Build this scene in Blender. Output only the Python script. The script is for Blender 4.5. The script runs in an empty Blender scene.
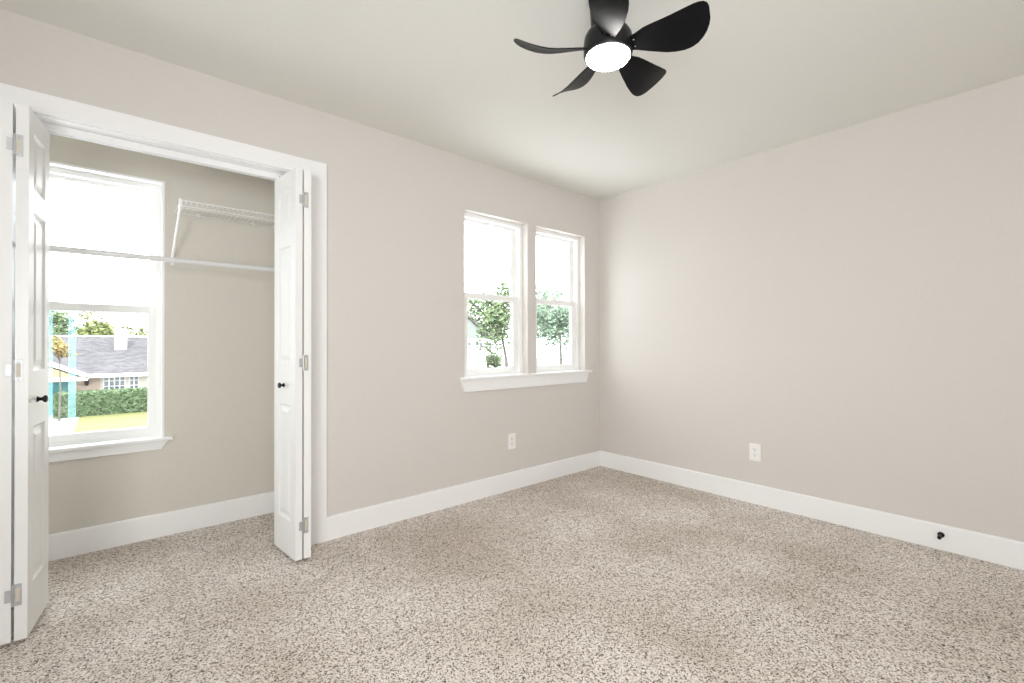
import bpy, bmesh, math, random
import numpy as np
from mathutils import Vector, Matrix

random.seed(7)
SC = bpy.context.scene
COL = SC.collection
PI = math.pi

# ------------------------------------------------------------------ camera
F_PX, YAW, PITCH, ROLL, CAM_H = 463.08, 0.8561, 0.0054, -0.0017, 1.1157
cam = bpy.data.cameras.new('camera')
cam.sensor_fit = 'HORIZONTAL'
cam.sensor_width = 36.0
cam.lens = F_PX / 1024 * 36.0
cam.clip_start = 0.02
cam.clip_end = 400
cam_o = bpy.data.objects.new('camera', cam)
COL.objects.link(cam_o)
fwd = Vector((math.cos(YAW) * math.cos(PITCH), math.sin(YAW) * math.cos(PITCH), math.sin(PITCH)))
rgt = Vector((math.sin(YAW), -math.cos(YAW), 0))
upv = rgt.cross(fwd)
r2 = rgt * math.cos(ROLL) + upv * math.sin(ROLL)
u2 = -rgt * math.sin(ROLL) + upv * math.cos(ROLL)
cam_o.matrix_world = Matrix(((r2.x, u2.x, -fwd.x, 0), (r2.y, u2.y, -fwd.y, 0), (r2.z, u2.z, -fwd.z, CAM_H), (0, 0, 0, 1)))
SC.camera = cam_o

# ------------------------------------------------------------------ light
SC.view_settings.view_transform = 'Standard'
SC.view_settings.look = 'None'
SC.view_settings.gamma = 1.0
SC.view_settings.use_curve_mapping = False
SC.view_settings.exposure = 0.0
SC.cycles.max_bounces = 12
SC.cycles.diffuse_bounces = 7
SC.cycles.transparent_max_bounces = 16

wd = bpy.data.worlds.new('daylight_sky')
SC.world = wd
wd.use_nodes = True
bg = wd.node_tree.nodes['Background']
bg.inputs['Color'].default_value = (0.94, 0.97, 1.0, 1)
bg.inputs['Strength'].default_value = 6.2

sun = bpy.data.lights.new('sun', 'SUN')
sun.energy = 5.0
sun.angle = math.radians(2.0)
sun.color = (1.0, 0.95, 0.86)
sun_o = bpy.data.objects.new('sun', sun)
COL.objects.link(sun_o)
sun_o.rotation_euler = Vector((0.35, 0.80, -0.85)).to_track_quat('-Z', 'Y').to_euler()

def area(name, loc, target, sx, sy, watts, color=(1, 1, 1)):
    l = bpy.data.lights.new(name, 'AREA')
    l.shape = 'RECTANGLE'
    l.size, l.size_y = sx, sy
    l.energy = watts
    l.color = color
    o = bpy.data.objects.new(name, l)
    COL.objects.link(o)
    o.location = loc
    o.rotation_euler = (Vector(target) - Vector(loc)).to_track_quat('-Z', 'Y').to_euler()
    return o
# unseen soft fill light added behind the camera to brighten the room
soft = area('added_soft_fill', (-1.22, -0.90, 1.12), (2.15, 1.85, 1.35), 1.1, 1.3, 42, (0.96, 0.985, 1.0))
soft.data.spread = math.radians(120)
area('added_ceiling_fill', (0.1, -0.6, 1.75), (1.0, 0.3, 2.44), 0.7, 0.7, 17, (0.96, 0.985, 1.0))  # second added fill, aimed upwards to brighten the ceiling

# ------------------------------------------------------------------ materials
def new_mat(name):
    m = bpy.data.materials.new(name)
    m.use_nodes = True
    nt = m.node_tree
    return m, nt, nt.nodes['Principled BSDF']

def setc(b, color, rough, spec=0.5, metal=0.0):
    b.inputs['Base Color'].default_value = (*color, 1)
    b.inputs['Roughness'].default_value = rough
    b.inputs['Specular IOR Level'].default_value = spec
    b.inputs['Metallic'].default_value = metal

def mat_plain(name, color, rough=0.5, spec=0.5, metal=0.0, bump=0.0, scale=100.0, var=0.0):
    """painted / moulded surface: slight procedural tone variation and bump"""
    m, nt, b = new_mat(name)
    setc(b, color, rough, spec, metal)
    tc = nt.nodes.new('ShaderNodeTexCoord')
    n = nt.nodes.new('ShaderNodeTexNoise')
    n.inputs['Scale'].default_value = scale
    n.inputs['Detail'].default_value = 3
    nt.links.new(tc.outputs['Object'], n.inputs['Vector'])
    if var > 0:
        r = nt.nodes.new('ShaderNodeValToRGB')
        r.color_ramp.elements[0].color = (*[c * (1 - var) for c in color], 1)
        r.color_ramp.elements[1].color = (*[min(1, c * (1 + var)) for c in color], 1)
        r.color_ramp.elements[0].position = 0.3
        r.color_ramp.elements[1].position = 0.7
        nt.links.new(n.outputs['Fac'], r.inputs['Fac'])
        nt.links.new(r.outputs['Color'], b.inputs['Base Color'])
    if bump > 0:
        bp = nt.nodes.new('ShaderNodeBump')
        bp.inputs['Strength'].default_value = bump
        bp.inputs['Distance'].default_value = 0.002
        nt.links.new(n.outputs['Fac'], bp.inputs['Height'])
        nt.links.new(bp.outputs['Normal'], b.inputs['Normal'])
    return m

def mat_carpet():
    m, nt, b = new_mat('heather_carpet')
    setc(b, (0.4, 0.34, 0.29), 0.95, 0.1)
    tc = nt.nodes.new('ShaderNodeTexCoord')
    warp = nt.nodes.new('ShaderNodeTexNoise')
    warp.inputs['Scale'].default_value = 60
    warp.inputs['Detail'].default_value = 2
    nt.links.new(tc.outputs['Object'], warp.inputs['Vector'])
    mixv = nt.nodes.new('ShaderNodeVectorMath')
    mixv.operation = 'MULTIPLY_ADD'
    mixv.inputs[1].default_value = (0.0045, 0.0045, 0.0)
    nt.links.new(warp.outputs['Color'], mixv.inputs[0])
    nt.links.new(tc.outputs['Object'], mixv.inputs[2])
    vo = nt.nodes.new('ShaderNodeTexVoronoi')
    vo.inputs['Scale'].default_value = 220
    nt.links.new(mixv.outputs[0], vo.inputs['Vector'])
    sep = nt.nodes.new('ShaderNodeSeparateColor')
    nt.links.new(vo.outputs['Color'], sep.inputs[0])
    ramp = nt.nodes.new('ShaderNodeValToRGB')
    cr = ramp.color_ramp
    cr.elements[0].position = 0.0
    cr.elements[0].color = (0.12, 0.09, 0.075, 1)  # darkest yarn flecks also stand in for shade between tufts
    cr.elements[1].position = 1.0
    cr.elements[1].color = (0.95, 0.90, 0.855, 1)
    for p, c in ((0.13, (0.20, 0.155, 0.125)), (0.24, (0.55, 0.475, 0.415)), (0.48, (0.75, 0.68, 0.62)), (0.76, (0.88, 0.82, 0.765))):
        e = cr.elements.new(p)
        e.color = (*c, 1)
    nt.links.new(sep.outputs[0], ramp.inputs['Fac'])
    # broad areas where the pile lies the other way
    big = nt.nodes.new('ShaderNodeTexNoise')
    big.inputs['Scale'].default_value = 1.7
    big.inputs['Detail'].default_value = 4
    nt.links.new(tc.outputs['Object'], big.inputs['Vector'])
    br = nt.nodes.new('ShaderNodeValToRGB')
    br.color_ramp.elements[0].position = 0.35
    br.color_ramp.elements[0].color = (0.80, 0.775, 0.74, 1)
    br.color_ramp.elements[1].position = 0.62
    br.color_ramp.elements[1].color = (1, 1, 1, 1)
    nt.links.new(big.outputs['Fac'], br.inputs['Fac'])
    mul = nt.nodes.new('ShaderNodeMix')
    mul.data_type = 'RGBA'
    mul.blend_type = 'MULTIPLY'
    mul.inputs[0].default_value = 1.0
    nt.links.new(ramp.outputs['Color'], mul.inputs[6])
    nt.links.new(br.outputs['Color'], mul.inputs[7])
    nt.links.new(mul.outputs[2], b.inputs['Base Color'])
    bp = nt.nodes.new('ShaderNodeBump')
    bp.inputs['Strength'].default_value = 0.6
    bp.inputs['Distance'].default_value = 0.004
    bp.invert = True
    nt.links.new(vo.outputs['Distance'], bp.inputs['Height'])
    nt.links.new(bp.outputs['Normal'], b.inputs['Normal'])
    return m

def mat_glass(name, tint=(1, 1, 1), gloss=True):
    m = bpy.data.materials.new(name)
    m.use_nodes = True
    nt = m.node_tree
    nt.nodes.clear()
    out = nt.nodes.new('ShaderNodeOutputMaterial')
    tr = nt.nodes.new('ShaderNodeBsdfTransparent')
    tr.inputs['Color'].default_value = (*tint, 1)
    gl = nt.nodes.new('ShaderNodeBsdfGlossy')
    gl.inputs['Roughness'].default_value = 0.02
    lw = nt.nodes.new('ShaderNodeLayerWeight')
    lw.inputs['Blend'].default_value = 0.5
    pw = nt.nodes.new('ShaderNodeMath')
    pw.operation = 'POWER'
    pw.inputs[1].default_value = 5.0
    nt.links.new(lw.outputs['Facing'], pw.inputs[0])
    fr = nt.nodes.new('ShaderNodeMath')
    fr.operation = 'MULTIPLY_ADD'
    fr.inputs[1].default_value = 0.9
    fr.inputs[2].default_value = 0.04
    nt.links.new(pw.outputs[0], fr.inputs[0])
    mx = nt.nodes.new('ShaderNodeMixShader')
    nt.links.new(fr.outputs[0], mx.inputs[0])
    nt.links.new(tr.outputs[0], mx.inputs[1])
    nt.links.new(gl.outputs[0], mx.inputs[2])
    nt.links.new(mx.outputs[0], out.inputs['Surface'])
    return m

def mat_blue_strip():
    m = bpy.data.materials.new('pale_blue_translucent')
    m.use_nodes = True
    nt = m.node_tree
    nt.nodes.clear()
    out = nt.nodes.new('ShaderNodeOutputMaterial')
    tr = nt.nodes.new('ShaderNodeBsdfTransparent')
    tr.inputs['Color'].default_value = (0.84, 0.955, 0.97, 1)
    df = nt.nodes.new('ShaderNodeBsdfTranslucent')
    df.inputs['Color'].default_value = (0.55, 0.80, 0.84, 1)
    mx = nt.nodes.new('ShaderNodeMixShader')
    mx.inputs[0].default_value = 0.10
    nt.links.new(tr.outputs[0], mx.inputs[1])
    nt.links.new(df.outputs[0], mx.inputs[2])
    nt.links.new(mx.outputs[0], out.inputs['Surface'])
    return m

def mat_emit(name, color, strength):
    m, nt, b = new_mat(name)
    setc(b, (0.9, 0.9, 0.88), 0.4)
    b.inputs['Emission Color'].default_value = (*color, 1)
    b.inputs['Emission Strength'].default_value = strength
    return m

def mat_shingle():
    m, nt, b = new_mat('asphalt_shingles')
    setc(b, (0.2, 0.2, 0.23), 0.9, 0.2)
    tc = nt.nodes.new('ShaderNodeTexCoord')
    br = nt.nodes.new('ShaderNodeTexBrick')
    br.inputs['Scale'].default_value = 1.0
    br.inputs['Brick Width'].default_value = 0.3
    br.inputs['Row Height'].default_value = 0.15
    br.inputs['Mortar Size'].default_value = 0.012
    br.inputs['Color1'].default_value = (0.075, 0.072, 0.079, 1)
    br.inputs['Color2'].default_value = (0.135, 0.128, 0.140, 1)
    br.inputs['Mortar'].default_value = (0.06, 0.058, 0.064, 1)
    nt.links.new(tc.outputs['Object'], br.inputs['Vector'])
    nt.links.new(br.outputs['Color'], b.inputs['Base Color'])
    return m

def mat_brick():
    m, nt, b = new_mat('pale_brick')
    setc(b, (0.5, 0.4, 0.34), 0.9, 0.2)
    tc = nt.nodes.new('ShaderNodeTexCoord')
    mp = nt.nodes.new('ShaderNodeMapping')
    mp.inputs['Rotation'].default_value = (PI / 2, 0, 0)
    br = nt.nodes.new('ShaderNodeTexBrick')
    br.inputs['Scale'].default_value = 1.0
    br.inputs['Brick Width'].default_value = 0.22
    br.inputs['Row Height'].default_value = 0.075
    br.inputs['Mortar Size'].default_value = 0.01
    br.inputs['Color1'].default_value = (0.42, 0.31, 0.25, 1)
    br.inputs['Color2'].default_value = (0.54, 0.42, 0.35, 1)
    br.inputs['Mortar'].default_value = (0.38, 0.34, 0.30, 1)
    nt.links.new(tc.outputs['Object'], mp.inputs['Vector'])
    nt.links.new(mp.outputs['Vector'], br.inputs['Vector'])
    nt.links.new(br.outputs['Color'], b.inputs['Base Color'])
    return m

def mat_leaf(name, c1, c2, scale=1.5):
    m, nt, b = new_mat(name)
    setc(b, c1, 0.7, 0.3)
    tc = nt.nodes.new('ShaderNodeTexCoord')
    n = nt.nodes.new('ShaderNodeTexNoise')
    n.inputs['Scale'].default_value = scale
    n.inputs['Detail'].default_value = 5
    r = nt.nodes.new('ShaderNodeValToRGB')
    r.color_ramp.elements[0].position = 0.35
    r.color_ramp.elements[0].color = (*c1, 1)
    r.color_ramp.elements[1].position = 0.65
    r.color_ramp.elements[1].color = (*c2, 1)
    nt.links.new(tc.outputs['Object'], n.inputs['Vector'])
    nt.links.new(n.outputs['Fac'], r.inputs['Fac'])
    nt.links.new(r.outputs['Color'], b.inputs['Base Color'])
    return m

M = {
    'wall': mat_plain('greige_wall_paint', (0.662, 0.628, 0.597), 0.75, 0.25, bump=0.22, scale=90, var=0.012),
    'closet_wall': mat_plain('greige_closet_light_tint', (0.665, 0.63, 0.57), 0.75, 0.25, bump=0.22, scale=90, var=0.012),  # wall paint again, with the closet's yellower light put into the colour
    'ceiling': mat_plain('flat_white_ceiling', (0.775, 0.77, 0.735), 0.9, 0.15, bump=0.35, scale=75, var=0.012),
    'trim': mat_plain('white_trim_paint', (0.88, 0.88, 0.88), 0.38, 0.5, bump=0.03, scale=30),
    'door': mat_plain('white_door_paint', (0.86, 0.86, 0.855), 0.35, 0.5, bump=0.05, scale=140),
    'vinyl': mat_plain('white_vinyl', (0.89, 0.89, 0.88), 0.4, 0.5, bump=0.02, scale=60),
    'gasket': mat_plain('grey_gasket', (0.22, 0.24, 0.26), 0.6, 0.3, var=0.1),
    'plate': mat_plain('white_plastic', (0.88, 0.87, 0.85), 0.3, 0.5, var=0.01),
    'slot': mat_plain('dark_slot', (0.06, 0.06, 0.06), 0.6, 0.3, var=0.1),
    'steel': mat_plain('zinc_plated_steel', (0.55, 0.56, 0.57), 0.48, 0.5, 0.9, var=0.06, scale=60),
    'hinge_pad': mat_plain('cream_hinge_pad', (0.66, 0.60, 0.50), 0.5, 0.4, var=0.05),
    'black': mat_plain('matte_black', (0.007, 0.007, 0.008), 0.4, 0.3, var=0.1, scale=40),
    'blade': mat_plain('black_blade_plastic', (0.004, 0.004, 0.005), 0.45, 0.16, var=0.1, scale=30),
    'wire': mat_plain('white_coated_wire', (0.84, 0.83, 0.82), 0.35, 0.5, var=0.02),
    'rod': mat_plain('grey_white_rod_enamel', (0.72, 0.71, 0.71), 0.3, 0.5, var=0.02),
    'carpet': mat_carpet(),
    'glass': mat_glass('window_glass', (0.97, 0.985, 0.98)),
    'blue_strips': mat_blue_strip(),
    'lamp': mat_emit('lamp_diffuser', (1.0, 0.97, 0.93), 45.0),
    'shingle': mat_shingle(),
    'brick': mat_brick(),
    'stucco': mat_plain('cream_siding', (0.62, 0.57, 0.51), 0.9, 0.2, var=0.04, scale=4),
    'white_siding': mat_plain('white_siding', (0.8, 0.8, 0.78), 0.8, 0.2, var=0.03, scale=4),
    'tan': mat_plain('tan_gable_board', (0.36, 0.27, 0.15), 0.9, 0.2, var=0.05, scale=4),
    'teal': mat_plain('teal_door_paint', (0.04, 0.20, 0.20), 0.5, 0.4, var=0.1, scale=5),
    'gable_siding': mat_plain('grey_green_siding', (0.20, 0.22, 0.21), 0.9, 0.2, var=0.08, scale=1.5),
    'outglass': mat_plain('dark_window_glass', (0.16, 0.18, 0.21), 0.1, 0.6, var=0.2, scale=2),
    'grass': mat_leaf('dry_green_grass', (0.15, 0.155, 0.062), (0.19, 0.19, 0.08), 3),
    'concrete': mat_plain('pale_concrete', (0.36, 0.355, 0.34), 0.9, 0.2, var=0.04, scale=2),
    'hedge': mat_leaf('hedge_leaves', (0.085, 0.135, 0.070), (0.16, 0.22, 0.125), 5),
    'leaf_green': mat_leaf('green_leaves', (0.09, 0.14, 0.065), (0.17, 0.22, 0.11), 0.8),
    'leaf_yellow': mat_leaf('yellow_green_leaves', (0.14, 0.175, 0.065), (0.20, 0.22, 0.09), 0.8),
    'leaf_orange': mat_leaf('orange_yellow_leaves', (0.24, 0.15, 0.06), (0.25, 0.22, 0.08), 0.8),
    'leaf_cool': mat_leaf('cool_green_leaves', (0.13, 0.19, 0.135), (0.20, 0.27, 0.19), 0.8),
    'bark': mat_plain('grey_bark', (0.13, 0.12, 0.11), 0.95, 0.1, var=0.2, scale=6),
}

# ------------------------------------------------------------------ mesh helpers
class MB:
    def __init__(s):
        s.v, s.f, s.m = [], [], []
    def add(s, vs, fs, mi=0):
        o = len(s.v)
        s.v += [tuple(v) for v in vs]
        s.f += [tuple(i + o for i in f) for f in fs]
        s.m += [mi] * len(fs)
        return s
    def box(s, x0, x1, y0, y1, z0, z1, mi=0):
        v = [(x, y, z) for x in (x0, x1) for y in (y0, y1) for z in (z0, z1)]
        f = [(0, 1, 3, 2), (4, 6, 7, 5), (0, 4, 5, 1), (2, 3, 7, 6), (0, 2, 6, 4), (1, 5, 7, 3)]
        return s.add(v, f, mi)
    def bbox(s, x0, x1, y0, y1, z0, z1, b, mi=0):
        """box with its edges eased by b"""
        bm = bmesh.new()
        bmesh.ops.create_cube(bm, size=1)
        for v in bm.verts:
            v.co = Vector(((x0 + x1) / 2 + v.co.x * (x1 - x0), (y0 + y1) / 2 + v.co.y * (y1 - y0), (z0 + z1) / 2 + v.co.z * (z1 - z0)))
        bmesh.ops.bevel(bm, geom=bm.edges[:], offset=b, segments=2, profile=0.5, affect='EDGES')
        bm.verts.index_update()
        s.add([v.co[:] for v in bm.verts], [[v.index for v in f.verts] for f in bm.faces], mi)
        bm.free()
        return s
    def prism(s, pts, axis, a, b, mi=0):
        """extrude a 2-D outline (ccw) along an axis from a to b"""
        def P(p, t):
            return {'x': (t, p[0], p[1]), 'y': (p[0], t, p[1]), 'z': (p[0], p[1], t)}[axis]
        n = len(pts)
        v = [P(p, a) for p in pts] + [P(p, b) for p in pts]
        f = [tuple(range(n))[::-1], tuple(range(n, 2 * n))]
        f += [(i, (i + 1) % n, n + (i + 1) % n, n + i) for i in range(n)]
        return s.add(v, f, mi)
    def tube(s, p, q, r, n=12, r2=None, mi=0):
        p, q = Vector(p), Vector(q)
        r2 = r if r2 is None else r2
        d = (q - p).normalized()
        a = d.orthogonal().normalized()
        b = d.cross(a)
        v = []
        for c, rr in ((p, r), (q, r2)):
            for i in range(n):
                t = 2 * PI * i / n
                v.append(c + (a * math.cos(t) + b * math.sin(t)) * rr)
        f = [(i, (i + 1) % n, n + (i + 1) % n, n + i) for i in range(n)]
        f += [tuple(range(n))[::-1], tuple(range(n, 2 * n))]
        return s.add(v, f, mi)
    def lathe(s, prof, origin, d, n=40, mi=0):
        """profile (r, t) turned about direction d through origin"""
        o, d = Vector(origin), Vector(d).normalized()
        a = d.orthogonal().normalized()
        b = d.cross(a)
        v, f = [], []
        for r, t in prof:
            for i in range(n):
                w = 2 * PI * i / n
                v.append(o + d * t + (a * math.cos(w) + b * math.sin(w)) * max(r, 1e-5))
        for k in range(len(prof) - 1):
            for i in range(n):
                j = (i + 1) % n
                f.append((k * n + i, k * n + j, (k + 1) * n + j, (k + 1) * n + i))
        f.append(tuple(range(n))[::-1])
        f.append(tuple(range((len(prof) - 1) * n, len(prof) * n)))
        return s.add(v, f, mi)
    def build(s, name, mats, parent=None, smooth=False, loc=None, fix=True):
        me = bpy.data.meshes.new(name)
        me.from_pydata(s.v, [], s.f)
        if not isinstance(mats, (list, tuple)):
            mats = [mats]
        for m in mats:
            me.materials.append(m)
        if len(mats) > 1:
            me.polygons.foreach_set('material_index', s.m)
        if fix:
            bm = bmesh.new()
            bm.from_mesh(me)
            bmesh.ops.remove_doubles(bm, verts=bm.verts, dist=1e-6)
            bmesh.ops.recalc_face_normals(bm, faces=bm.faces)
            bm.to_mesh(me)
            bm.free()
        if smooth:
            me.polygons.foreach_set('use_smooth', [True] * len(me.polygons))
            try:
                me.set_sharp_from_angle(angle=math.radians(35))
            except Exception:
                pass
        me.update()
        o = bpy.data.objects.new(name, me)
        COL.objects.link(o)
        if loc is not None:
            o.location = loc
        if parent is not None:
            o.parent = parent
        return o

def tag(o, label, cat, group=None, kind=None):
    o['label'] = label
    o['category'] = cat
    if group:
        o['group'] = group
    if kind:
        o['kind'] = kind
    return o

def empty(name, loc=(0, 0, 0), rz=0.0):
    o = bpy.data.objects.new(name, None)
    o.empty_display_size = 0.1
    o.location = loc
    o.rotation_euler = (0, 0, rz)
    COL.objects.link(o)
    return o

def cells(xs, zs, solid, t0, t1, axis):
    """slab on a grid of cells with openings: axis 'y' -> spans x,z ; axis 'x' -> spans y,z"""
    mb = MB()
    def P(a, t, z):
        return (a, t, z) if axis == 'y' else (t, a, z)
    nx, nz = len(xs) - 1, len(zs) - 1
    S = lambda i, j: 0 <= i < nx and 0 <= j < nz and solid((xs[i] + xs[i + 1]) / 2, (zs[j] + zs[j + 1]) / 2)
    for i in range(nx):
        for j in range(nz):
            if not S(i, j):
                continue
            a0, a1, z0, z1 = xs[i], xs[i + 1], zs[j], zs[j + 1]
            for t in (t0, t1):
                mb.add([P(a0, t, z0), P(a1, t, z0), P(a1, t, z1), P(a0, t, z1)], [(0, 1, 2, 3)])
            if not S(i - 1, j):
                mb.add([P(a0, t0, z0), P(a0, t1, z0), P(a0, t1, z1), P(a0, t0, z1)], [(0, 1, 2, 3)])
            if not S(i + 1, j):
                mb.add([P(a1, t0, z0), P(a1, t1, z0), P(a1, t1, z1), P(a1, t0, z1)], [(0, 1, 2, 3)])
            if not S(i, j - 1):
                mb.add([P(a0, t0, z0), P(a0, t1, z0), P(a1, t1, z0), P(a1, t0, z0)], [(0, 1, 2, 3)])
            if not S(i, j + 1):
                mb.add([P(a0, t0, z1), P(a0, t1, z1), P(a1, t1, z1), P(a1, t0, z1)], [(0, 1, 2, 3)])
    return mb

# ------------------------------------------------------------------ room dimensions
X0, Y0, H = 3.404, 2.691, 2.44            # right wall, window wall, ceiling height
XL, YF = -1.75, -1.45                      # walls behind the camera
WT = 0.15                                  # wall thickness
CB = 3.385                                 # closet back wall face
CXL, CXR = -0.95, 0.945                    # closet side walls
OX0, OX1, OZ = -0.353, 0.835, 2.052        # closet opening
A0, A1, B0, B1 = 1.890, 2.500, 2.593, 3.193   # the pair of windows
WZ0, WZ1 = 0.862, 2.072
C0, C1, CZ0, CZ1 = -0.70, 0.240, 0.560, 2.072 # closet window

# ------------------------------------------------------------------ shell
def structure(o, label, cat):
    return tag(o, label, cat, kind='structure')

flo = MB()
flo.box(XL - WT, X0 + WT, YF - WT, Y0 + WT, -0.12, 0.0)
flo.box(CXL - WT, CXR + WT, Y0 + WT, CB + WT, -0.12, 0.0)
structure(flo.build('floor', M['carpet']), 'beige and brown flecked carpet covering the room and closet floor', 'carpet floor')
ce = MB()
ce.box(XL - WT, X0 + WT, YF - WT, Y0 + WT, H, H + 0.15)
ce.box(CXL - WT, CXR + WT, Y0 + WT, CB + WT, H, H + 0.15)
structure(ce.build('ceiling', M['ceiling']), 'flat off white textured ceiling around the fan', 'ceiling')

def solid_back(x, z):
    if OX0 - 0.02 < x < OX1 + 0.02 and z < OZ + 0.02:
        return False
    if (A0 < x < A1 or B0 < x < B1) and WZ0 < z < WZ1:
        return False
    return True
wb = cells([XL - WT, OX0 - 0.02, OX1 + 0.02, A0, A1, B0, B1, X0 + WT], [0, WZ0, OZ + 0.02, WZ1, H], solid_back, Y0, Y0 + WT, 'y')
structure(wb.build('wall_back', M['wall']), 'greige wall holding the closet opening and the pair of windows', 'wall')
structure(MB().box(X0, X0 + WT, YF - WT, Y0, 0, H).build('wall_right', M['wall']), 'plain greige wall on the right with one outlet', 'wall')
structure(MB().box(XL - WT, XL, YF - WT, Y0, 0, H).build('wall_left', M['wall']), 'greige side wall behind the camera on the left', 'wall')
structure(MB().box(XL, X0, YF - WT, YF, 0, H).build('wall_front', M['wall']), 'greige wall behind the camera facing the windows', 'wall')
wc = cells([CXL - WT, C0, C1, CXR + WT], [0, CZ0, CZ1, H], lambda x, z: not (C0 < x < C1 and CZ0 < z < CZ1), CB, CB + WT, 'y')
structure(wc.build('wall_closet_back', M['closet_wall']), 'greige back wall inside the closet around its window', 'wall')
structure(MB().box(CXR, CXR + WT, Y0 + WT, CB, 0, H).build('wall_closet_right', M['closet_wall']), 'greige right side wall inside the closet where the rod ends', 'wall')
structure(MB().box(CXL - WT, CXL, Y0 + WT, CB, 0, H).build('wall_closet_left', M['closet_wall']), 'greige left side wall inside the closet behind the left folding door', 'wall')

# baseboards: 14 cm, eased top edge
def base_prof(t=0.015, h=0.135):
    return [(0, 0), (t, 0), (t, h - 0.008), (t - 0.002, h - 0.003), (t - 0.006, h), (0, h)]
def baseboard(name, label, axis, a, b, face, sign):
    pr = [(face + sign * p[0], p[1]) for p in base_prof()]
    mb = MB()
    if axis == 'x':
        mb.prism(pr, 'x', a, b)
    else:
        mb.prism(pr, 'y', a, b)
    return structure(mb.build(name, M['trim']), label, 'baseboard')
CAS0, CAS1 = OX0 - 0.005 - 0.089, OX1 + 0.005 + 0.089     # outer edges of the casing
baseboard('baseboard_back', 'white baseboard running under the pair of windows to the corner', 'x', CAS1, X0, Y0, -1)
baseboard('baseboard_back_left', 'white baseboard left of the closet casing', 'x', XL, CAS0, Y0, -1)
baseboard('baseboard_right', 'white baseboard along the right wall with the black door stop', 'y', YF, Y0, X0, -1)
baseboard('baseboard_left', 'white baseboard on the side wall behind the camera', 'y', YF, Y0, XL, 1)
baseboard('baseboard_front', 'white baseboard on the wall behind the camera', 'x', XL, X0, YF, 1)
baseboard('baseboard_closet_back', 'white baseboard inside the closet below its window', 'x', CXL, CXR, CB, -1)
baseboard('baseboard_closet_right', 'white baseboard on the right side wall inside the closet', 'y', Y0 + WT, CB, CXR, -1)
baseboard('baseboard_closet_left', 'white baseboard on the left side wall inside the closet', 'y', Y0 + WT, CB, CXL, 1)

# closet casing and jamb
t1 = empty('trim_1', ((OX0 + OX1) / 2, Y0, 0))
structure(t1, 'wide flat white casing and jamb framing the closet opening', 'door casing')
def part(mb, name, mat, parent, **k):
    o = mb.build(name, mat, parent, **k)
    o.matrix_parent_inverse = Matrix.Translation(-Vector(parent.location)) if parent.rotation_euler.z == 0 else parent.matrix_world.inverted()
    return o
ci0, ci1, ct = OX0 - 0.005, OX1 + 0.005, OZ + 0.005
part(MB().bbox(ci1, CAS1, Y0 - 0.018, Y0, 0, ct, 0.0025), 'side_casing', M['trim'], t1)
part(MB().bbox(CAS0, ci0, Y0 - 0.018, Y0, 0, ct, 0.0025), 'side_casing', M['trim'], t1)
part(MB().bbox(CAS0, CAS1, Y0 - 0.018, Y0, ct, 2.142, 0.0025), 'head_casing', M['trim'], t1)
part(MB().box(OX1, OX1 + 0.02, Y0, Y0 + WT, 0, OZ + 0.02), 'side_jamb', M['trim'], t1)
part(MB().box(OX0 - 0.02, OX0, Y0, Y0 + WT, 0, OZ + 0.02), 'side_jamb', M['trim'], t1)
part(MB().box(OX0, OX1, Y0, Y0 + WT, OZ, OZ + 0.02), 'head_jamb', M['trim'], t1)
# bifold track: a channel with an open slot below
tk = empty('trim_2', ((OX0 + OX1) / 2, Y0 + 0.085, OZ))
structure(tk, 'white metal folding door track under the closet head', 'door track')
yt = Y0 + 0.085
tr = MB()
tr.box(OX0, OX1, yt - 0.017, yt + 0.017, OZ - 0.003, OZ)
tr.box(OX0, OX1, yt - 0.017, yt - 0.0145, OZ - 0.030, OZ - 0.003)
tr.box(OX0, OX1, yt + 0.0145, yt + 0.017, OZ - 0.030, OZ - 0.003)
tr.box(OX0, OX1, yt - 0.0145, yt - 0.0105, OZ - 0.030, OZ - 0.0285)
tr.box(OX0, OX1, yt + 0.0105, yt + 0.0145, OZ - 0.030, OZ - 0.0285)
part(tr, 'track_channel', M['trim'], tk)

# ------------------------------------------------------------------ folding doors
LW, LT, DZ0, DZ1 = 0.288, 0.035, 0.016, 2.020
PANELS = [(0.200, 0.800), (1.015, 1.630), (1.715, 1.935)]
STILE = 0.064
def leaf_mesh():
    """one leaf: width along +y (0..LW), thickness along x (-LT/2..LT/2), raised panels on both faces"""
    mb = MB()
    ys = [0, STILE, LW - STILE, LW]
    zs = [DZ0] + [z for p in PANELS for z in p] + [DZ1]
    for sx in (-1, 1):
        X = sx * LT / 2
        for i in range(3):
            for j in range(len(zs) - 1):
                y0, y1, z0, z1 = ys[i], ys[i + 1], zs[j], zs[j + 1]
                if i == 1 and j % 2 == 1:
                    rings = []
                    for ins, dep in ((0, 0), (0.004, 0.0055), (0.011, 0.0085), (0.019, 0.0085), (0.040, 0.002)):
                        x = X - sx * dep
                        rings.append([(x, y0 + ins, z0 + ins), (x, y1 - ins, z0 + ins), (x, y1 - ins, z1 - ins), (x, y0 + ins, z1 - ins)])
                    for a, b in zip(rings, rings[1:]):
                        mb.add(a + b, [(k, (k + 1) % 4, 4 + (k + 1) % 4, 4 + k) for k in range(4)])
                    mb.add(rings[-1], [(0, 1, 2, 3)])
                else:
                    mb.add([(X, y0, z0), (X, y1, z0), (X, y1, z1), (X, y0, z1)], [(0, 1, 2, 3)])
    h = LT / 2
    for j in range(len(zs) - 1):
        for y in (0, LW):
            mb.add([(-h, y, zs[j]), (h, y, zs[j]), (h, y, zs[j + 1]), (-h, y, zs[j + 1])], [(0, 1, 2, 3)])
    for i in range(3):
        for z in (DZ0, DZ1):
            mb.add([(-h, ys[i], z), (h, ys[i], z), (h, ys[i + 1], z), (-h, ys[i + 1], z)], [(0, 1, 2, 3)])
    return mb

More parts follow.
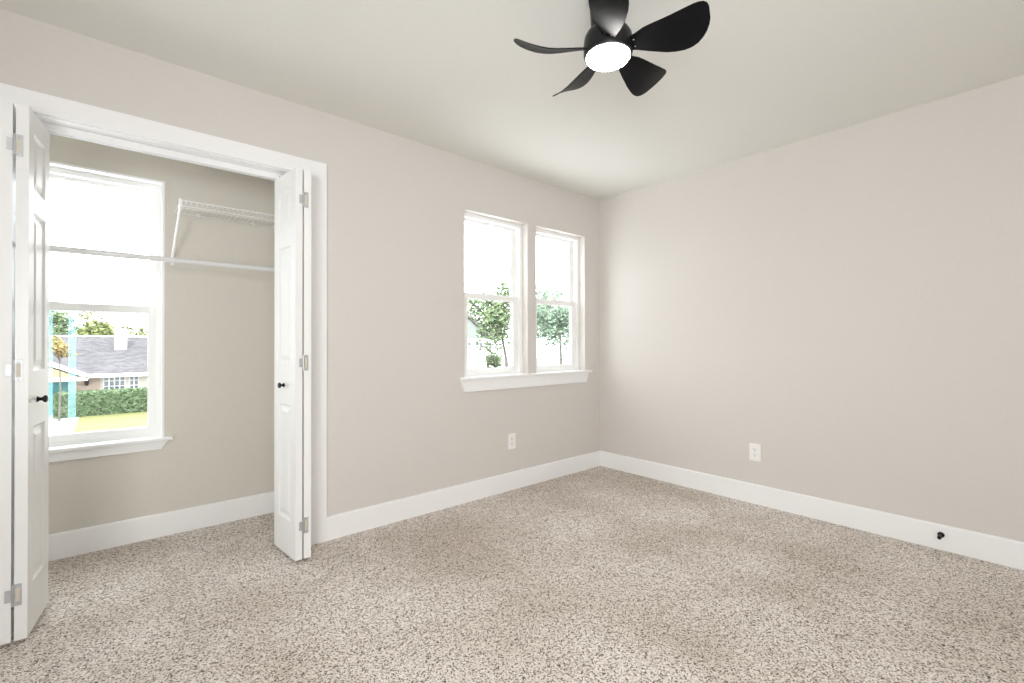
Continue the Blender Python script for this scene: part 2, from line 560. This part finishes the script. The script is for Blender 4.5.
def knob_mesh(side, yk):
    prof = [(0.0115, 0), (0.0115, 0.003), (0.0068, 0.005), (0.0062, 0.013), (0.009, 0.016), (0.0138, 0.020), (0.0146, 0.024), (0.013, 0.028), (0.007, 0.030), (0, 0.0305)]
    return MB().lathe(prof, (side * LT / 2, yk, 0.900), (side, 0, 0), 28)

def bifold(name, label, xn_lead, xn_jamb, yn, ang_lead, ang_jamb, lead_side, plate_on_lead):
    """a pair of leaves folded out into the room; xn_* are the leaf centres at the fold edge"""
    root = empty(name, ((xn_lead + xn_jamb) / 2, yn, 0))
    tag(root, label, 'folding door', kind='structure')
    base = Vector(root.location)
    lead = leaf_mesh().build('door_leaf', M['door'], root)
    lead.location = Vector((xn_lead, yn, 0)) - base
    lead.rotation_euler = (0, 0, ang_lead)
    jamb = leaf_mesh().build('door_leaf', M['door'], root)
    jamb.location = Vector((xn_jamb, yn, 0)) - base
    jamb.rotation_euler = (0, 0, ang_jamb)
    k = knob_mesh(lead_side, 0.118 if lead_side > 0 else 0.150).build('knob', M['black'], lead, smooth=True)
    k['label'] = 'round black knob'
    xc = 0.0                                  # gap centre, root local
    for zc in (0.186, 1.021, 1.862):
        hb = MB()
        s = 1 if (xn_lead > xn_jamb) == plate_on_lead else -1
        yb = -0.0025
        # larger plate, cut out round its pad, on one edge; small tab on the other; knuckle in the gap
        a, b = 0.002 * s, 0.024 * s
        lo, hi = min(a, b), max(a, b)
        hb.box(lo, hi, yb, 0.0, zc - 0.040, zc - 0.026)
        hb.box(lo, hi, yb, 0.0, zc + 0.026, zc + 0.040)
        e0, e1 = (hi - 0.005, hi) if s > 0 else (lo, lo + 0.005)
        hb.box(e0, e1, yb, 0.0, zc - 0.026, zc + 0.026)
        a, b = 0.002 * s, 0.007 * s
        hb.box(min(a, b), max(a, b), yb, 0.0, zc - 0.026, zc + 0.026)
        a, b = -0.020 * s, -0.002 * s
        hb.box(min(a, b), max(a, b), yb, 0.0, zc - 0.022, zc + 0.022)
        hb.tube((0, -0.0025, zc - 0.040), (0, -0.0025, zc + 0.040), 0.0038, 10)
        for dz in (-0.033, 0.033):
            hb.lathe([(0.0032, 0), (0.0026, 0.0012), (0, 0.0015)], (0.0125 * s, yb, zc + dz), (0, -1, 0), 10)
        hg = hb.build('hinge', M['steel'], root)
        a, b = 0.008 * s, 0.0185 * s
        MB().box(min(a, b), max(a, b), -0.0012, 0.0, zc - 0.0255, zc + 0.0255).build('hinge_pad', M['hinge_pad'], hg)
    # top pivot pins into the track
    for lf, nm in ((lead, 'guide_pin'), (jamb, 'pivot_pin')):
        MB().tube((0, LW - 0.03, DZ1 - 0.001), (0, LW - 0.03, OZ - 0.012), 0.005, 10).build(nm, M['steel'], lf)
    return root
bifold('door_1', 'white panelled folding door folded at the left end of the closet opening', -0.2500, -0.2930, 2.513, math.radians(-7.0), math.radians(1.0), 1, True)
bifold('door_2', 'white panelled folding door folded at the right end of the closet opening', 0.7285, 0.7705, 2.500, math.radians(5.5), math.radians(-3.0), -1, False)

# ------------------------------------------------------------------ windows
def sash(root, name, x0, x1, z0, z1, ya, yb, st, bt, tp, blue_strips=False):
    """sash frame with stiles st, bottom rail bt, top rail tp between depths ya (room side) and yb"""
    mb = MB()
    mb.bbox(x0, x0 + st, ya, yb, z0, z1, 0.002)
    mb.bbox(x1 - st, x1, ya, yb, z0, z1, 0.002)
    mb.bbox(x0 + st, x1 - st, ya, yb, z0, z0 + bt, 0.002)
    mb.bbox(x0 + st, x1 - st, ya, yb, z1 - tp, z1, 0.002)
    s = mb.build(name, M['vinyl'], root)
    ym = (ya + yb) / 2
    gx0, gx1, gz0, gz1 = x0 + st, x1 - st, z0 + bt, z1 - tp
    p = MB().box(gx0 - 0.005, gx1 + 0.005, ym - 0.002, ym + 0.002, gz0 - 0.005, gz1 + 0.005).build('pane', M['glass'], s)
    p['label'] = 'clear glass'
    g = MB()
    w = 0.004
    g.box(gx0, gx0 + w, ya + 0.006, ym - 0.003, gz0, gz1)
    g.box(gx1 - w, gx1, ya + 0.006, ym - 0.003, gz0, gz1)
    g.box(gx0 + w, gx1 - w, ya + 0.006, ym - 0.003, gz0, gz0 + w)
    g.box(gx0 + w, gx1 - w, ya + 0.006, ym - 0.003, gz1 - w, gz1)
    g.build('glazing_bead', M['vinyl'], s)
    if blue_strips:
        for fx0, fx1 in blue_strips:
            f = MB().box(fx0, fx1, ym + 0.003, ym + 0.0035, gz0 + 0.03, gz1 - 0.003).build('blue_strip', M['blue_strips'], s)  # thin pale blue translucent strips set just outside the pane
            f['label'] = 'pale blue translucent strip on the glass'
    return s

def window(name, label, x0, x1, z0, z1, yface, depth, liner=0.0, blue_strips=None, wide=0.0):
    root = empty(name, (0, 0, 0))
    tag(root, label, 'window', kind='structure')
    if liner:
        t = 0.012
        lb = MB()
        lb.box(x0, x0 + t, yface - 0.004, yface + depth, z0, z1)
        lb.box(x1 - t, x1, yface - 0.004, yface + depth, z0, z1)
        lb.box(x0 + t, x1 - t, yface - 0.004, yface + depth, z1 - t, z1)
        lb.build('jamb_liner', M['trim'], root)
        fx0, fx1, fz1 = x0 + t, x1 - t, z1 - t
    else:
        fx0, fx1, fz1 = x0, x1, z1
    fz0 = z0
    ya, yb, fw = yface + depth, yface + WT + 0.01, 0.028
    fb = MB()
    fb.box(fx0, fx0 + fw, ya, yb, fz0, fz1)
    fb.box(fx1 - fw, fx1, ya, yb, fz0, fz1)
    fb.box(fx0 + fw, fx1 - fw, ya, yb, fz1 - fw, fz1)
    fb.box(fx0 + fw, fx1 - fw, ya, yb, fz0, fz0 + fw)
    fb.build('window_frame', M['vinyl'], root)
    zm = (z0 + 0.015 + z1) / 2
    sash(root, 'upper_sash', fx0 + fw - 0.004, fx1 - fw + 0.004, zm - 0.012, fz1 - fw + 0.004, ya + 0.052, ya + 0.078, 0.022 + wide, 0.030, 0.020)
    low = sash(root, 'lower_sash', fx0 + fw - 0.004, fx1 - fw + 0.004, fz0 + fw - 0.004, zm + 0.018, ya + 0.014, ya + 0.044, 0.034 + wide, 0.045, 0.040, blue_strips)
    # sash lock on the meeting rail
    xc = (fx0 + fx1) / 2
    lk = MB()
    lk.bbox(xc - 0.028, xc + 0.028, ya + 0.016, ya + 0.040, zm + 0.018, zm + 0.024, 0.002)
    lk.build('sash_lock', M['vinyl'], low)
    return root
window('window_1', 'left window of the pair in the back wall, two white sashes', A0, A1, WZ0, WZ1, Y0, 0.064, wide=0.026)
window('window_2', 'right window of the pair, nearest the room corner, two white sashes', B0, B1, WZ0, WZ1, Y0, 0.064, wide=0.026)
window('window_3', 'large white window inside the closet looking onto the neighbouring house', C0, C1, CZ0, CZ1, CB, 0.060, liner=1.0,
       blue_strips=[(-0.172, -0.140), (-0.256, -0.231)])

def stool(name, label, x0, x1, z1, yface, openings, depth, horn=0.040, ap_drop=0.085, proj=0.040):
    """window stool with horns and a mitred apron under it"""
    root = empty(name, ((x0 + x1) / 2, yface, z1))
    tag(root, label, 'window sill', kind='structure')
    base = Vector(root.location)
    th = 0.019
    s = MB()
    s.bbox(x0, x1, yface - proj, yface, z1 - th, z1, 0.004)
    for a, b in openings:
        s.box(a, b, yface, yface + depth, z1 - th, z1 - 0.0005)
    o = s.build('stool', M['trim'], root)
    o.location = -base
    a = MB()
    # apron: profile leaning outwards at the top, ends returned at an angle
    xa, xb = x0 + 0.020, x1 - 0.020
    za, zb = z1 - th, z1 - th - ap_drop
    ins = 0.033
    v = []
    for y, dx in ((yface, 0), (yface - 0.016, 0)):
        v += [(xa, y, za), (xb, y, za), (xb - ins, y, zb), (xa + ins, y, zb)]
    a.add(v, [(0, 1, 2, 3), (4, 7, 6, 5), (0, 4, 5, 1), (1, 5, 6, 2), (2, 6, 7, 3), (3, 7, 4, 0)])
    o = a.build('apron', M['trim'], root)
    o.location = -base
    return root
stool('trim_3', 'white sill board with slanted apron under the pair of windows', 1.833, 3.252, 0.8815, Y0, [(A0, A1), (B0, B1)], 0.064)
stool('trim_4', 'white sill board with slanted apron under the closet window', C0 - 0.04, 0.279, 0.578, CB, [(C0, C1)], 0.060, ap_drop=0.050)

# ------------------------------------------------------------------ closet shelf and rod
sh = empty('wire_shelf', (0.285, CB, 1.915))
tag(sh, 'short white wire shelf high on the closet back wall, held by a slanted brace', 'shelf')
SX0, SX1, SYF, SZ = 0.285, CXR - 0.004, 3.082, 1.903
def sp(mb, name, mat, parent=sh, smooth=True):
    o = mb.build(name, mat, parent, smooth=smooth)
    o.location = -Vector(sh.location)
    return o
d = MB()
n = 27
for i in range(n):
    x = SX0 + 0.004 + (SX1 - SX0 - 0.008) * i / (n - 1)
    d.tube((x, CB - 0.006, SZ), (x, SYF, SZ), 0.0013, 6)
    d.tube((x, SYF, SZ), (x, SYF + 0.002, SZ - 0.030), 0.0013, 6)
sp(d, 'deck_wires', M['wire'])
d = MB()
for y, z, r in ((CB - 0.008, SZ - 0.004, 0.003), (CB - 0.15, SZ - 0.004, 0.0026), (SYF, SZ, 0.0036), (SYF + 0.002, SZ - 0.030, 0.0036)):
    d.tube((SX0, y, z), (SX1, y, z), r, 8)
sp(d, 'support_rails', M['wire'])
d = MB()
p0, p1 = Vector((0.288, SYF + 0.002, SZ - 0.030)), Vector((0.276, CB - 0.004, 1.612))
d.tube(p0, p1, 0.0078, 10)
d.bbox(0.268, 0.284, CB - 0.007, CB - 0.0005, 1.585, 1.640, 0.002)
d.bbox(0.280, 0.296, SYF - 0.006, SYF + 0.008, SZ - 0.040, SZ + 0.006, 0.002)
sp(d, 'support_brace', M['wire'])
for x in (0.40, 0.70):
    d = MB().bbox(x - 0.009, x + 0.009, CB - 0.014, CB - 0.0005, SZ - 0.014, SZ + 0.008, 0.002)
    sp(d, 'wall_clip', M['wire'])
d = MB().bbox(SX1 - 0.008, CXR - 0.0005, SYF - 0.010, SYF + 0.016, SZ - 0.040, SZ + 0.010, 0.002)
sp(d, 'end_bracket', M['wire'])

RY, RZ = 3.05, 1.567
rd = empty('closet_rod', (CXR, RY, RZ))
tag(rd, 'long greyish white telescoping hanging rod across the closet in front of its window', 'clothes rod')
def rp(mb, name, mat, smooth=True):
    o = mb.build(name, mat, rd, smooth=smooth)
    o.location = -Vector(rd.location)
    return o
XJ = 0.087
rp(MB().tube((CXL + 0.012, RY, RZ), (XJ, RY, RZ), 0.0148, 20), 'outer_tube', M['rod'])
rp(MB().tube((XJ, RY, RZ), (CXR - 0.012, RY, RZ), 0.0128, 20), 'inner_tube', M['rod'])
for x, s in ((CXR - 0.0005, -1), (CXL + 0.0005, 1)):
    rp(MB().lathe([(0.026, 0), (0.026, 0.004), (0.019, 0.007), (0.018, 0.018), (0.0125, 0.018)], (x, RY, RZ), (s, 0, 0), 24), 'end_socket', M['wire'])

# ------------------------------------------------------------------ ceiling fan
FX, FY = 1.388, 1.055
fan = empty('ceiling_fan', (FX, FY, H))
tag(fan, 'small black five bladed ceiling fan with a glowing round light', 'ceiling fan')
def fp(mb, name, mat, smooth=True):
    o = mb.build(name, mat, fan, smooth=smooth)
    o.location = -Vector(fan.location)
    return o
fp(MB().lathe([(0.060, 2.275), (0.062, 2.29), (0.068, 2.40), (0.078, 2.425), (0.080, 2.4398)], (FX, FY, 0), (0, 0, 1), 48), 'canopy', M['black'])
fp(MB().lathe([(0.080, 2.176), (0.086, 2.178), (0.089, 2.186), (0.0895, 2.225), (0.086, 2.247), (0.076, 2.264), (0.060, 2.275)], (FX, FY, 0), (0, 0, 1), 56), 'motor_housing', M['black'])
lamp = fp(MB().lathe([(0.0, 2.150), (0.028, 2.1513), (0.050, 2.1555), (0.066, 2.161), (0.0755, 2.167), (0.0800, 2.174), (0.0800, 2.182)], (FX, FY, 0), (0, 0, 1), 56), 'light_diffuser', M['lamp'])
lamp['label'] = 'glowing white round diffuser'
TAB = [(.078, .020, .020), (.10, .025, .026), (.14, .036, .043), (.17, .043, .051), (.20, .050, .057), (.23, .056, .061), (.26, .061, .063), (.285, .0625, .062),
       (.305, .060, .060), (.322, .053, .055), (.335, .043, .047), (.344, .030, .036), (.349, .014, .022)]
TH = math.radians(26)
def fan_blade(phi):
    er = Vector((math.cos(phi), math.sin(phi), 0))
    et = Vector((-er.y, er.x, 0))
    NS = 11
    top, bot = [], []
    for u, a, b in TAB:
        w = (u - .085) / .26
        lift = -.020 * math.sin(PI * min(1, max(0, w))) + .006 * max(0, w - .5) ** 2 / .25
        for k in range(NS):
            t = k / (NS - 1)
            s = -b + (a + b) * t
            cam_ = 0.010 * (1 - (s / 0.066) ** 2) * min(1, (u - .078) / .08)     # slight cup across the chord
            z = 2.200 - math.tan(TH) * s + lift + cam_
            th = 0.0032 * (1 - 0.55 * abs(2 * t - 1) ** 3) * (1.5 - 0.8 * max(0, w))
            p = Vector((FX, FY, 0)) + er * u + et * s
            top.append((p.x, p.y, z + th))
            bot.append((p.x, p.y, z - th))
    nu = len(TAB)
    N = nu * NS
    f = []
    for i in range(nu - 1):
        for k in range(NS - 1):
            q = (i * NS + k, i * NS + k + 1, (i + 1) * NS + k + 1, (i + 1) * NS + k)
            f.append(q)
            f.append(tuple(N + j for j in q[::-1]))
        for k in (0, NS - 1):
            f.append((i * NS + k, (i + 1) * NS + k, N + (i + 1) * NS + k, N + i * NS + k))
    for i in (0, nu - 1):
        for k in range(NS - 1):
            f.append((i * NS + k, i * NS + k + 1, N + i * NS + k + 1, N + i * NS + k))
    mb = MB()
    mb.add(top + bot, f)
    return mb
for k in range(5):
    phi = math.radians(1.5 + 72 * k)
    bl = fp(fan_blade(phi), 'blade', M['blade'])
    er = Vector((math.cos(phi), math.sin(phi), 0))
    et = Vector((-er.y, er.x, 0))
    q = Vector((FX, FY, 0)) + er * 0.098
    sc = MB()
    for s in (-0.011, 0.011):
        c = q + et * s
        z = 2.200 - math.tan(TH) * s - 0.0035
        sc.lathe([(0.0036, 0), (0.003, 0.0015), (0.0, 0.002)], (c.x, c.y, z), (0, 0, -1), 10)
    sc.build('blade_screws', M['steel'], bl)

# ------------------------------------------------------------------ outlets, door stop
def outlet(label, pos, rz):
    """duplex receptacle: local x along wall, -y into the room"""
    root = empty('power_outlet', pos, rz)
    tag(root, label, 'outlet')
    MB().bbox(-0.038, 0.038, -0.0065, 0, -0.060, 0.060, 0.0028).build('cover_plate', M['plate'], root)
    for zc in (-0.0195, 0.0195):
        pts = []
        for i in range(24):
            a = 2 * PI * i / 24
            pts.append((0.0172 * math.cos(a), zc + max(-0.0142, min(0.0142, 0.0172 * math.sin(a)))))
        r = MB().prism(pts, 'y', -0.0085, -0.006).build('receptacle', M['plate'], root)
        s = MB()
        s.box(-0.0075, -0.0050, -0.0088, -0.0080, zc - 0.001, zc + 0.008)
        s.box(0.0050, 0.0075, -0.0088, -0.0080, zc + 0.000, zc + 0.007)
        s.lathe([(0.0026, 0), (0.0026, 0.0008)], (0, -0.0080, zc - 0.0075), (0, -1, 0), 12)
        s.build('slots', M['slot'], r)
    MB().lathe([(0.003, 0), (0.0026, 0.001), (0, 0.0013)], (0, -0.0065, 0), (0, -1, 0), 14).build('screw', M['steel'], root)
    return root
outlet('white duplex outlet on the back wall below the pair of windows', (2.328, Y0, 0.370), 0)
outlet('white duplex outlet on the plain right wall', (X0, 1.333, 0.357), -PI / 2)

ds = empty('door_stop', (X0 - 0.015, 0.3755, 0.083))
tag(ds, 'short black door stop screwed to the baseboard of the right wall', 'door stop')
MB().lathe([(0.0145, 0), (0.0145, 0.004), (0.010, 0.007), (0.0058, 0.011), (0.0052, 0.052)], (0, 0, 0), (-1, 0, 0), 28).build('stem', M['black'], ds, smooth=True)
MB().lathe([(0.0072, 0.050), (0.0088, 0.053), (0.0088, 0.064), (0.007, 0.068), (0, 0.069)], (0, 0, 0), (-1, 0, 0), 28).build('rubber_tip', M['black'], ds, smooth=True)

# ------------------------------------------------------------------ outdoors
GZ = -2.95
structure(MB().box(-60, 90, 12, 110, GZ - 0.3, GZ - 0.02).build('ground', M['concrete']), 'pale concrete street and drive below the windows', 'street')
structure(MB().box(-1.30, 9.0, 29.6, 38.2, GZ - 0.2, GZ).build('lawn', M['grass']), 'sunlit yellow green lawn in front of the hedge', 'lawn')

def leafcloud(n, centre, radii, size, seed, holes=0.35):
    """crown of many small leaf sprays gathered in clumps"""
    rng = random.Random(seed)
    mb = MB()
    clumps = []
    for _ in range(16):
        while True:
            p = Vector((rng.uniform(-1, 1), rng.uniform(-1, 1), rng.uniform(-1, 1)))
            if p.length < 1:
                break
        clumps.append((p * 0.72, rng.uniform(0.26, 0.46)))
    for _ in range(n):
        c, r = rng.choice(clumps)
        while True:
            p = Vector((rng.uniform(-1, 1), rng.uniform(-1, 1), rng.uniform(-1, 1)))
            if holes < p.length < 1:
                break
        q = c + p * r
        q = Vector((centre[0] + q.x * radii[0], centre[1] + q.y * radii[1], centre[2] + q.z * radii[2]))
        a = Vector((rng.gauss(0, 1), rng.gauss(0, 1), rng.gauss(0, 1))).normalized()
        b = a.orthogonal().normalized()
        s = size * rng.uniform(0.6, 1.3)
        mb.add([q - a * s, q + b * s * 0.5, q + a * s, q - b * s * 0.5], [(0, 1, 2, 3)])
    return mb

def tree(label, x, y, top, rx, leaf, seed, n=1500, size=0.22, crown_h=None, lean=0.0, group=None):
    root = empty('leafy_tree', (x, y, GZ))
    tag(root, label, 'tree', group)
    crown_h = crown_h or rx * 1.1
    cz = top - GZ - crown_h
    cx = lean
    leafcloud(n, (cx, 0, cz), (rx, rx * 0.9, crown_h), size, seed).build('crown', leaf, root, fix=False)
    t = MB()
    r0 = 0.045 * rx + 0.02
    pts = [Vector((0, 0, 0)), Vector((cx * 0.25 + 0.05, 0, cz * 0.4)), Vector((cx * 0.7, 0.05, cz * 0.75)), Vector((cx, 0, cz + crown_h * 0.4))]
    for i in range(3):
        t.tube(pts[i], pts[i + 1], r0 * (1 - 0.25 * i), 8, r0 * (1 - 0.25 * (i + 1)))
    rng = random.Random(seed + 5)
    for i in range(6):
        a = 2 * PI * i / 6 + rng.uniform(-.4, .4)
        s = pts[2] + (pts[3] - pts[2]) * rng.uniform(0, 0.7)
        e = Vector((cx + math.cos(a) * rx * 0.7, math.sin(a) * rx * 0.6, cz + crown_h * rng.uniform(-0.2, 0.6)))
        t.tube(s, e, r0 * 0.4, 6, r0 * 0.12)
    t.build('trunk', M['bark'], root, fix=False)
    return root

# the single-storey neighbour seen through the closet window
nb = empty('neighbour_house', (0, 38, GZ))
tag(nb, 'single storey house with grey shingle roof seen through the closet window', 'house')
def np_(mb, name, mat, parent=nb, smooth=False):
    o = mb.build(name, mat, parent, smooth=smooth)
    if parent is nb:
        o.location = -Vector(nb.location)
    return o
EZ = -0.76
np_(MB().box(-7, 8, 38.0, 47, GZ, EZ + 0.1), 'outer_wall', M['stucco'])
rf = MB()
rf.prism([(37.35, EZ - 0.02), (37.35, EZ + 0.10), (43.3, 1.70), (49.2, EZ + 0.10), (49.2, EZ - 0.02), (43.3, 1.58)], 'x', -7.5, 8.6)
np_(rf, 'main_roof', M['shingle'])
np_(MB().box(-7.5, 8.6, 37.25, 37.35, EZ - 0.10, EZ + 0.12), 'fascia_board', M['white_siding'])
np_(MB().box(-7.5, 8.6, 43.15, 43.45, 1.66, 1.76), 'ridge_cap', M['white_siding'])
ch = MB()
ch.box(0.22, 0.86, 41.0, 41.7, 0.2, 2.22)
ch.box(0.16, 0.92, 40.94, 41.76, 2.06, 2.16)
np_(ch, 'chimney', M['white_siding'])
cc = MB()
cc.box(0.26, 0.82, 41.04, 41.66, 2.22, 2.27)
np_(cc, 'chimney_cap', M['slot'])
# front-facing porch gable on the left
pg = MB()
PX0, PX1, PY = -8.2, -0.92, 36.6
pk = (PX0 + PX1) / 2
pz = -0.72 + (PX1 - pk) * 0.50
pg.prism([(PX0, -0.78), (PX1, -0.78), (PX1, -0.66), (pk, pz), (PX0, -0.66)], 'y', PY + 0.25, 40.5)
np_(pg, 'porch_roof', M['shingle'])
gw = MB()
gw.prism([(PX0 + 0.5, -0.74), (PX1 - 0.5, -0.74), (pk, pz - 0.28)], 'y', PY + 0.06, PY + 0.25)
np_(gw, 'gable_panel', M['tan'])
rk = MB()
for sgn, xe in ((1, PX1), (-1, PX0)):
    rk.add([(xe, PY, -0.86), (xe, PY, -0.62), (pk, PY, pz + 0.06), (pk, PY, pz - 0.22),
            (xe, PY + 0.24, -0.86), (xe, PY + 0.24, -0.62), (pk, PY + 0.24, pz + 0.06), (pk, PY + 0.24, pz - 0.22)],
           [(0, 1, 2, 3), (4, 7, 6, 5), (0, 4, 5, 1), (1, 5, 6, 2), (2, 6, 7, 3), (3, 7, 4, 0)])
np_(rk, 'rake_board', M['white_siding'])
np_(MB().box(PX0 + 0.2, PX1 - 0.05, PY, PY + 0.2, -0.98, -0.74), 'porch_beam', M['stucco'])
np_(MB().box(-1.80, -0.45, 37.9, 38.0, GZ, EZ), 'brick_wall', M['brick'])
dr = np_(MB().bbox(-2.70, -1.86, 37.92, 38.0, GZ, -0.80, 0.01), 'front_door', M['teal'])
MB().box(-1.99, -1.90, 37.90, 37.92, GZ + 0.9, GZ + 1.2).build('door_handle', M['steel'], dr)
dr['label'] = 'teal front door'
np_(MB().box(-3.3, -2.78, 37.92, 38.0, GZ, -0.80), 'door_side_panel', M['teal'])
def out_window(x0, x1, z0, z1, nx, nz, y, parent, base, frame):
    fr = MB()
    t = 0.06
    fr.box(x0, x1, y - 0.06, y, z0, z0 + t)
    fr.box(x0, x1, y - 0.06, y, z1 - t, z1)
    for i in range(nx + 1):
        x = x0 + (x1 - x0 - t) * i / nx
        fr.box(x, x + t, y - 0.06, y, z0 + t, z1 - t)
    for j in range(1, nz):
        z = z0 + (z1 - z0) * j / nz
        fr.box(x0 + t, x1 - t, y - 0.05, y, z - 0.025, z + 0.025)
    f = fr.build('house_window', frame, parent)
    f.location = -Vector(base)
    MB().box(x0 + 0.02, x1 - 0.02, y - 0.02, y - 0.005, z0 + 0.02, z1 - 0.02).build('pane', M['outglass'], f)
    return f
out_window(-0.33, 0.74, -1.78, -0.80, 4, 3, 38.0, nb, nb.location, M['white_siding'])
out_window(0.90, 1.40, -1.78, -0.80, 2, 3, 38.0, nb, nb.location, M['white_siding'])
lt = np_(MB().lathe([(0.03, 0), (0.09, 0.06), (0.10, 0.34), (0.05, 0.42), (0.0, 0.46)], (-1.06, 37.78, -1.35), (0, 0, 1), 10), 'wall_lantern', M['black'])

# hedge: a clipped block of leaves
hg = empty('hedge', (0, 36.4, GZ))
tag(hg, 'long clipped green hedge below the neighbouring house window', 'hedge')
rng = random.Random(3)
hb = MB()
HX0, HX1, HY0, HY1, HH = -2.28, 9.0, -0.55, 0.55, 1.31
core = MB().box(HX0 + 0.06, HX1, HY0 + 0.06, HY1 - 0.06, 0, HH - 0.06).build('inner_growth', M['hedge'], hg)
for _ in range(9000):
    fc = rng.random()
    x, y, z = rng.uniform(HX0, HX1 if rng.random() < 0.4 else 2.5), rng.uniform(HY0, HY1), rng.uniform(0, HH)
    if fc < 0.55:
        y = HY0 + rng.gauss(0, 0.03)
    elif fc < 0.90:
        z = HH + rng.gauss(0, 0.03)
    else:
        x = HX0 + rng.gauss(0, 0.03)
    q = Vector((x, y, z))
    a = Vector((rng.gauss(0, 1), rng.gauss(0, 1), rng.gauss(0, 1))).normalized()
    b = a.orthogonal().normalized()
    s = 0.09 * rng.uniform(0.6, 1.3)
    hb.add([q - a * s, q + b * s * 0.55, q + a * s, q - b * s * 0.55], [(0, 1, 2, 3)])
hb.build('leaves', M['hedge'], hg, fix=False)

tree('dark green tree behind the left end of the grey shingle roof', -3.4, 51, 4.0, 1.5, M['leaf_green'], 11)
tree('broad yellow green tree behind the roof left of the chimney', -0.5, 59, 4.9, 3.4, M['leaf_yellow'], 12, n=3400)
tree('low bright green tree behind the roof right of the chimney', 2.9, 52, 3.4, 2.0, M['leaf_yellow'], 13, n=2000)
tree('small orange yellow tree in front of the neighbouring porch gable', -2.05, 34.6, 1.75, 0.75, M['leaf_orange'], 14, n=700, size=0.12, crown_h=0.75)

# the taller white house seen through the pair of windows
h2 = empty('white_house', (25, 38, GZ))
tag(h2, 'tall white gabled house seen through the left window of the pair', 'house')
def hp(mb, name, mat):
    o = mb.build(name, mat, h2)
    o.location = -Vector(h2.location)
    return o
hp(MB().box(11.0, 30.2, 38.0, 46.0, GZ, 1.45), 'outer_wall', M['white_siding'])
gp = MB()
gp.prism([(10.2, 1.5), (30.4, 1.5), (20.3, 8.7)], 'y', 38.3, 45.8)
hp(gp, 'gable_panel', M['gable_siding'])
rb = MB()
for xe, xp in ((31.1, 20.3), (9.5, 20.3)):
    z0_, z1_ = 1.75, 9.4
    rb.add([(xe, 37.6, z0_ - 0.3), (xe, 37.6, z0_ + 0.75), (xp, 37.6, z1_ + 0.75), (xp, 37.6, z1_ - 0.3),
            (xe, 46.2, z0_ - 0.3), (xe, 46.2, z0_ + 0.75), (xp, 46.2, z1_ + 0.75), (xp, 46.2, z1_ - 0.3)],
           [(0, 1, 2, 3), (4, 7, 6, 5), (0, 4, 5, 1), (1, 5, 6, 2), (2, 6, 7, 3), (3, 7, 4, 0)])
hp(rb, 'rake_board', M['white_siding'])
rs = MB()
for xe, xp in ((31.25, 20.3), (9.35, 20.3)):
    z0_, z1_ = 2.42, 10.17
    rs.add([(xe, 37.5, z0_), (xe, 37.5, z0_ + 0.16), (xp, 37.5, z1_ + 0.16), (xp, 37.5, z1_),
            (xe, 46.3, z0_), (xe, 46.3, z0_ + 0.16), (xp, 46.3, z1_ + 0.16), (xp, 46.3, z1_)],
           [(0, 1, 2, 3), (4, 7, 6, 5), (0, 4, 5, 1), (1, 5, 6, 2), (2, 6, 7, 3), (3, 7, 4, 0)])
hp(rs, 'roof_shingles', M['shingle'])
hp(MB().box(9.6, 30.6, 37.4, 38.3, 1.42, 1.62), 'eave_board', M['white_siding'])
for x in (26.6, 28.0, 29.2):
    out_window(x, x + 0.9, 0.55, 1.30, 2, 2, 38.0, h2, h2.location, M['white_siding'])

tree('pale green tree in the left window of the pair, with a forked dark trunk', 25.6, 30, 7.3, 3.3, M['leaf_green'], 21, n=3600, size=0.2, crown_h=3.6, lean=-1.0)
tree('light yellow green tree rising behind the white gabled house', 29.5, 52, 10.6, 3.6, M['leaf_yellow'], 22, n=1500, size=0.35, crown_h=3.6)
tree('cool green tree filling the lower right window of the pair', 25.7, 24, 6.3, 2.9, M['leaf_cool'], 23, n=3600, size=0.18, crown_h=3.2)
tree('hazy tall green tree seen high in the right window of the pair', 36.5, 38, 8.2, 4.0, M['leaf_cool'], 24, n=1500, size=0.32, crown_h=4.0)
tree('low green shrub growing beside the forked trunk of the pale tree', 27.0, 33.5, 1.0, 1.0, M['leaf_green'], 25, n=900, size=0.15, crown_h=1.6)
